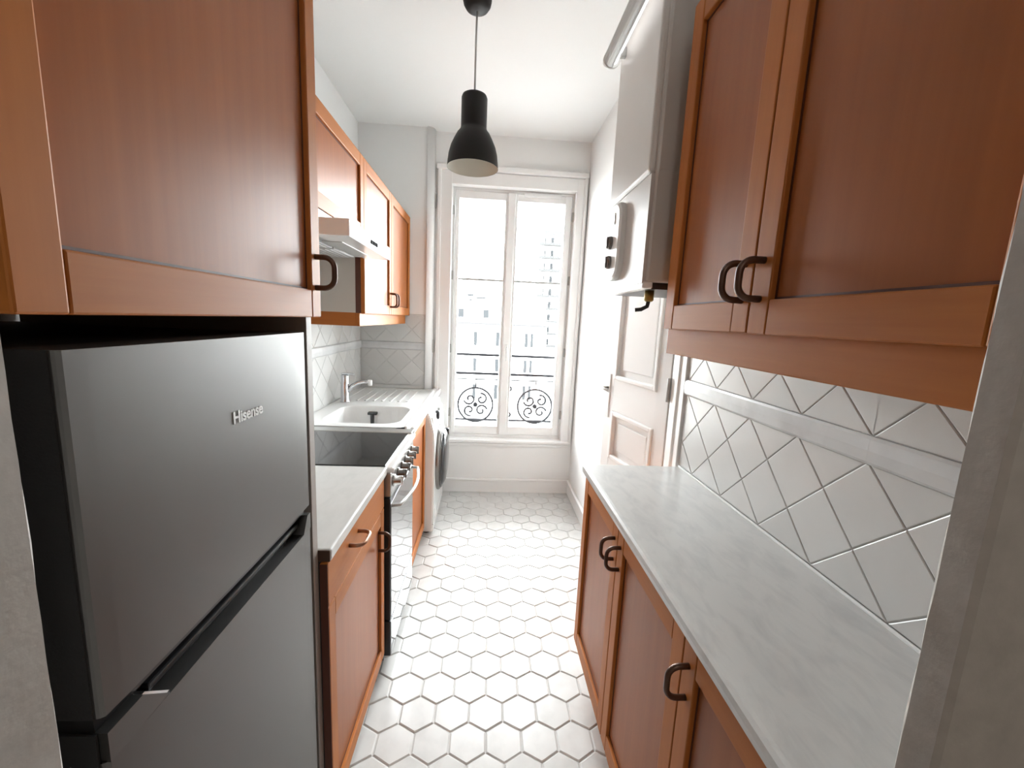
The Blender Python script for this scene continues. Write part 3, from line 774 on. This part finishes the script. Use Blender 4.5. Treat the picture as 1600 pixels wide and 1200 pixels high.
for z in (1.705, 1.645):
    bm = nb(); lathe(bm, [(.021, 0), (.020, -.010), (.015, -.012)], (BX-.019, 1.345, z), 'X', 20, True); box(bm, BX-.036, BX-.028, 1.340, 1.350, z-.018, z+.018, bev=.001)
    obj('knob', bm, M['knob'], con)
bm = nb(); box(bm, BX+.002, BX+.03, BY0_+.002, BY1_+.016, 1.548, 1.566, bev=.004); obj('bottom_lip', bm, M['metal_white'], t)
bm = nb(); box(bm, BX+.03, XR-.01, BY0_+.015, BY1_-.02, 1.548, 1.5655); obj('underside', bm, M['black'], t)
for y, r in ((1.38, .007), (1.33, .007), (1.28, .009)):
    bm = nb(); tube(bm, [(.66, y, 1.56), (.66, y, 1.535), (.69, y, 1.515), (.775, y, 1.515)], r, 8); obj('pipe', bm, M['black'], t)
bm = nb(); lathe(bm, [(.013, 0), (.013, -.03), (.009, -.034)], (.452, 1.165, 1.552), 'Z', 14, True); v = obj('gas_valve', bm, M['brass'], t)
bm = nb(); tube(bm, [(.452, 1.165, 1.522), (.450, 1.168, 1.505), (.436, 1.175, 1.496), (.420, 1.18, 1.494)], .006, 8); obj('valve_lever', bm, M['black'], v)

t = thing('tube_lamp', 'slim white tube lamp fixed high against the boiler front', 'lamp', (.385, 1.2, 2.29))
def half_tube(bm, c, r, y0, y1, a0, a1, seg=14, wall=.003):
    rows = []
    for y in (y0, y1):
        rows.append([bm.verts.new((c[0]+rr*math.cos(math.radians(a0+(a1-a0)*k/seg)), y, c[1]+rr*math.sin(math.radians(a0+(a1-a0)*k/seg)))) for rr, rng in ((r, range(seg+1)), (r-wall, range(seg, -1, -1))) for k in rng])
    n = len(rows[0])
    for i in range(n): bm.faces.new((rows[0][i], rows[0][(i+1) % n], rows[1][(i+1) % n], rows[1][i]))
    bm.faces.new(rows[0][::-1]); bm.faces.new(rows[1])
    bmesh.ops.recalc_face_normals(bm, faces=bm.faces); return bm
TX, TZ = .366, 2.285
obj('housing', half_tube(nb(), (TX, TZ), .026, .86, 1.445, 60, 275), M['plastic_grey'], t)
bm = nb(); lathe(bm, [(.015, .87), (.015, 1.44)], (TX+.004, 0, TZ-.002), 'Y', 20, True); obj('tube', bm, M['tube_lit'], t)
for y in (.858, 1.438):
    bm = nb(); lathe(bm, [(.027, 0), (.027, .012), (.022, .020)], (TX, y, TZ), 'Y', 24, True); obj('end_cap', bm, M['plastic_grey'] if y < 1 else M['white_plastic'], t)
for y in (1.385, 1.14): obj('bracket', B(TX+.012, BX-.006, y, y+.015, TZ-.022, TZ+.006, bev=.002), M['plastic_grey'], t)

# ------------------------------------------------------------------ pendant lamp
PX, PY = -.092, 2.0
t = thing('pendant_lamp', 'black bell-shaped pendant lamp hanging from the ceiling', 'lamp', (PX, PY, ZC))
bm = nb(); lathe(bm, [(.062, 0), (.062, -.010), (.058, -.028), (.048, -.043), (.030, -.049), (.0, -.051)], (PX, PY, ZC), 'Z', 32); obj('canopy', bm, M['lamp_black'], t)
bm = nb(); tube(bm, [(PX, PY, ZC-.055), (PX-.001, PY, 2.6), (PX, PY, 2.40)], .0042, 8); obj('cord', bm, M['plastic_grey'], t)
ZR = 2.117
prof = [(.0, .305), (.042, .304), (.053, .298), (.057, .288), (.057, .168), (.061, .156), (.073, .142), (.086, .118), (.100, .088), (.109, .055), (.113, .022), (.1145, 0)]
bm = nb(); lathe(bm, prof, (PX, PY, ZR), 'Z', 48); sh = obj('shade', bm, M['lamp_black'], t)
prof2 = [(.1138, .0002), (.1105, .022), (.1065, .055), (.0975, .088), (.0835, .116), (.0675, .139), (.05, .150), (.0, .152)]
bm = nb(); lathe(bm, prof2, (PX, PY, ZR), 'Z', 48); obj('lining', bm, M['lamp_in'], sh)

# ------------------------------------------------------------------ added lamp body in the unseen hall, above the fill light
t = thing('added_hall_lamp', 'round white ceiling lamp added unseen in the hall behind the viewer', 'lamp', (.1, -1.3, ZC))
bm = nb(); lathe(bm, [(.16, 0), (.16, -.03), (.12, -.05), (.0, -.055)], (.1, -1.3, ZC), 'Z', 32); obj('shade', bm, M['white_plastic'], t)

# ------------------------------------------------------------------ outside: window guard and the buildings across
t = thing('window_guard', 'black wrought iron guard with circles outside the window', 'railing', (.17, 3.72, .5))
RY = 3.72
for z, r in ((1.127, .013), (.957, .013), (.905, .006), (.53, .010)):
    bm = nb(); box(bm, -.42, .78, RY-r, RY+r, z-r*.8, z+r*.8); obj('bar', bm, M['iron'], t)
for x in (-.40, .76):
    bm = nb(); box(bm, x-.009, x+.009, RY-.009, RY+.009, .45, 1.13); box(bm, x-.008, x+.008, 3.59, RY, .72, .736); obj('post', bm, M['iron'], t)
def scroll(bm, cx, cz, r, turns, a0, sgn, th=.010):
    n = 22; pts = []
    for i in range(n+1):
        a = math.radians(a0)+sgn*2*math.pi*turns*i/n; rr = r*(1-.78*i/n)
        pts.append((cx+rr*math.cos(a), RY, cz+rr*math.sin(a)))
    tube(bm, pts, th, 6)
for cx in (-.085, .462):
    bm = nb(); n = 40
    tube(bm, [(cx+.158*math.cos(2*math.pi*i/n), RY, .668+.158*math.sin(2*math.pi*i/n)) for i in range(n+1)], .0095, 6)
    obj('ring', bm, M['iron'], t)
    bm = nb()
    for k in range(4):
        a = math.radians(45+90*k); scroll(bm, cx+.075*math.cos(a), .668+.075*math.sin(a), .055, 1.1, 45+90*k+60, 1 if k % 2 else -1)
    lathe(bm, [(.022, -.006), (.022, .006)], (cx, RY, .668), 'Y', 16, True)
    tube(bm, [(cx, RY, .905), (cx, RY, .826)], .006, 6); tube(bm, [(cx, RY, .53), (cx, RY, .51)], .006, 6)
    obj('scrollwork', bm, M['iron'], t)
for cx in (-.32, .1885, .71):
    bm = nb()
    for s in (-1, 1):
        scroll(bm, cx+s*.032, .83, .034, 1.2, 90, s); scroll(bm, cx+s*.032, .58, .034, 1.2, -90, -s)
    tube(bm, [(cx, RY, .905), (cx, RY, .53)], .005, 6)
    for z in (.63, .70, .77): lathe(bm, [(.0, -.014), (.013, 0), (.0, .014)], (cx, RY, z), 'Z', 10)
    obj('scrollwork', bm, M['iron'], t)

GZ = -16.0
struct('ground', B(-70, 70, 4.2, 125, GZ-.5, GZ), plain('street_asphalt', (0.16, 0.16, 0.16), .9, bump=.3, bscale=3))
def far_window(parent, x0, x1, z0, z1, y, pane=True):
    bm = nb(); fw = .06
    box(bm, x0-fw, x0, y-.05, y+.1, z0-fw, z1+fw); box(bm, x1, x1+fw, y-.05, y+.1, z0-fw, z1+fw); box(bm, x0, x1, y-.05, y+.1, z1, z1+fw); box(bm, x0-fw*2, x1+fw*2, y-.16, y+.1, z0-fw*1.6, z0)
    wn = obj('window', bm, M['fac'], parent)
    obj('pane', B(x0, x1, y-.02, y+.05, z0, z1), M['farwin'], wn)
t = thing('apartment_building', 'pale stone building across the street with low zinc roof', 'building', (-8, 45, GZ))
obj('wall', B(-26, 6.45, 45, 56, GZ, .85), M['fac'], t)
bm = nb(); box(bm, -26.2, 6.6, 44.6, 45.2, .80, 1.0); box(bm, -26, 6.5, 44.85, 45.1, -1.9, -1.8); obj('cornice', bm, M['slab'], t)
bm = nb(); prism(bm, [(45.1, 1.0), (46.6, 3.3), (54, 3.6), (56, 1.0)], lambda u, v, d: (d, u, v), -26, 6.4); obj('roof', bm, M['zinc'], t)
for xs in ((-9.4, -8.9), (-5.6, -5.1), (-1.42, -1.05), (.95, 1.36), (4.10, 4.46), (4.72, 5.04)):
    far_window(t, xs[0], xs[1], -1.45, .05, 45); far_window(t, xs[0], xs[1], -4.25, -2.85, 45); far_window(t, xs[0], xs[1], -7.3, -5.7, 45)
for x in (-2.9, -.2):
    bm = nb(); box(bm, x-.5, x+.5, 45.4, 46.6, 1.35, 2.65); box(bm, x-.62, x+.62, 45.3, 46.7, 2.65, 2.78); d = obj('dormer', bm, M['zinc'], t)
    obj('pane', B(x-.3, x+.3, 45.36, 45.42, 1.5, 2.4), M['farwin'], d)
t = thing('rear_building', 'pale house with small windows rising behind the zinc roof', 'building', (-3, 62, GZ))
obj('wall', B(-12, 1.9, 62, 70, GZ, 6.6), M['fac'], t)
for (x, z, a, b) in ((-2.6, 4.6, .9, .35), (-1.0, 4.3, 1.5, .22), (-3.6, 3.2, .45, .7), (-2.6, 3.3, .4, .9), (-1.2, 3.0, .55, .75), (.2, 3.2, .9, .15), (-3.3, 1.9, .4, .5), (-2.4, 1.8, .35, .5), (.4, 1.2, 1.2, .14)):
    obj('window', B(x-a/2, x+a/2, 61.94, 62.05, z, z+b), M['farwin'], t)
bm = nb(); prism(bm, [(62, 6.6), (65, 7.5), (68, 6.6)], lambda u, v, d: (d, u, v), -12, 1.9); obj('roof', bm, M['zinc'], t)
t = thing('tower_block', 'white apartment tower with stacked balconies seen through right casement', 'building', (15, 100, GZ))
obj('wall', B(12.2, 18.2, 100, 112, GZ, 21.0), M['fac'], t)
bm = nb(); box(bm, 12.6, 16.8, 101, 108, 21.0, 22.6); obj('roof_storey', bm, M['slab'], t)
for k in range(9):
    z = 19.0-2.95*k
    bm = nb(); box(bm, 11.4, 16.6, 98.4, 100, z-.1, z+.42); b = obj('balcony', bm, M['slab'], t)  # whole slab coloured dark in place of its shaded underside
    bm = nb(); box(bm, 11.4, 16.6, 98.4, 98.46, z+1.15, z+1.22)
    for j in range(9): box(bm, 11.4+.64*j, 11.46+.64*j, 98.4, 98.46, z+.28, z+1.2)
    obj('rail', bm, M['iron'], b)
    for x0, x1 in ((12.7, 13.0), (14.2, 14.9)):
        obj('window', B(x0, x1, 99.9, 100.02, z+.45, z+1.9), M['farwin'], t)
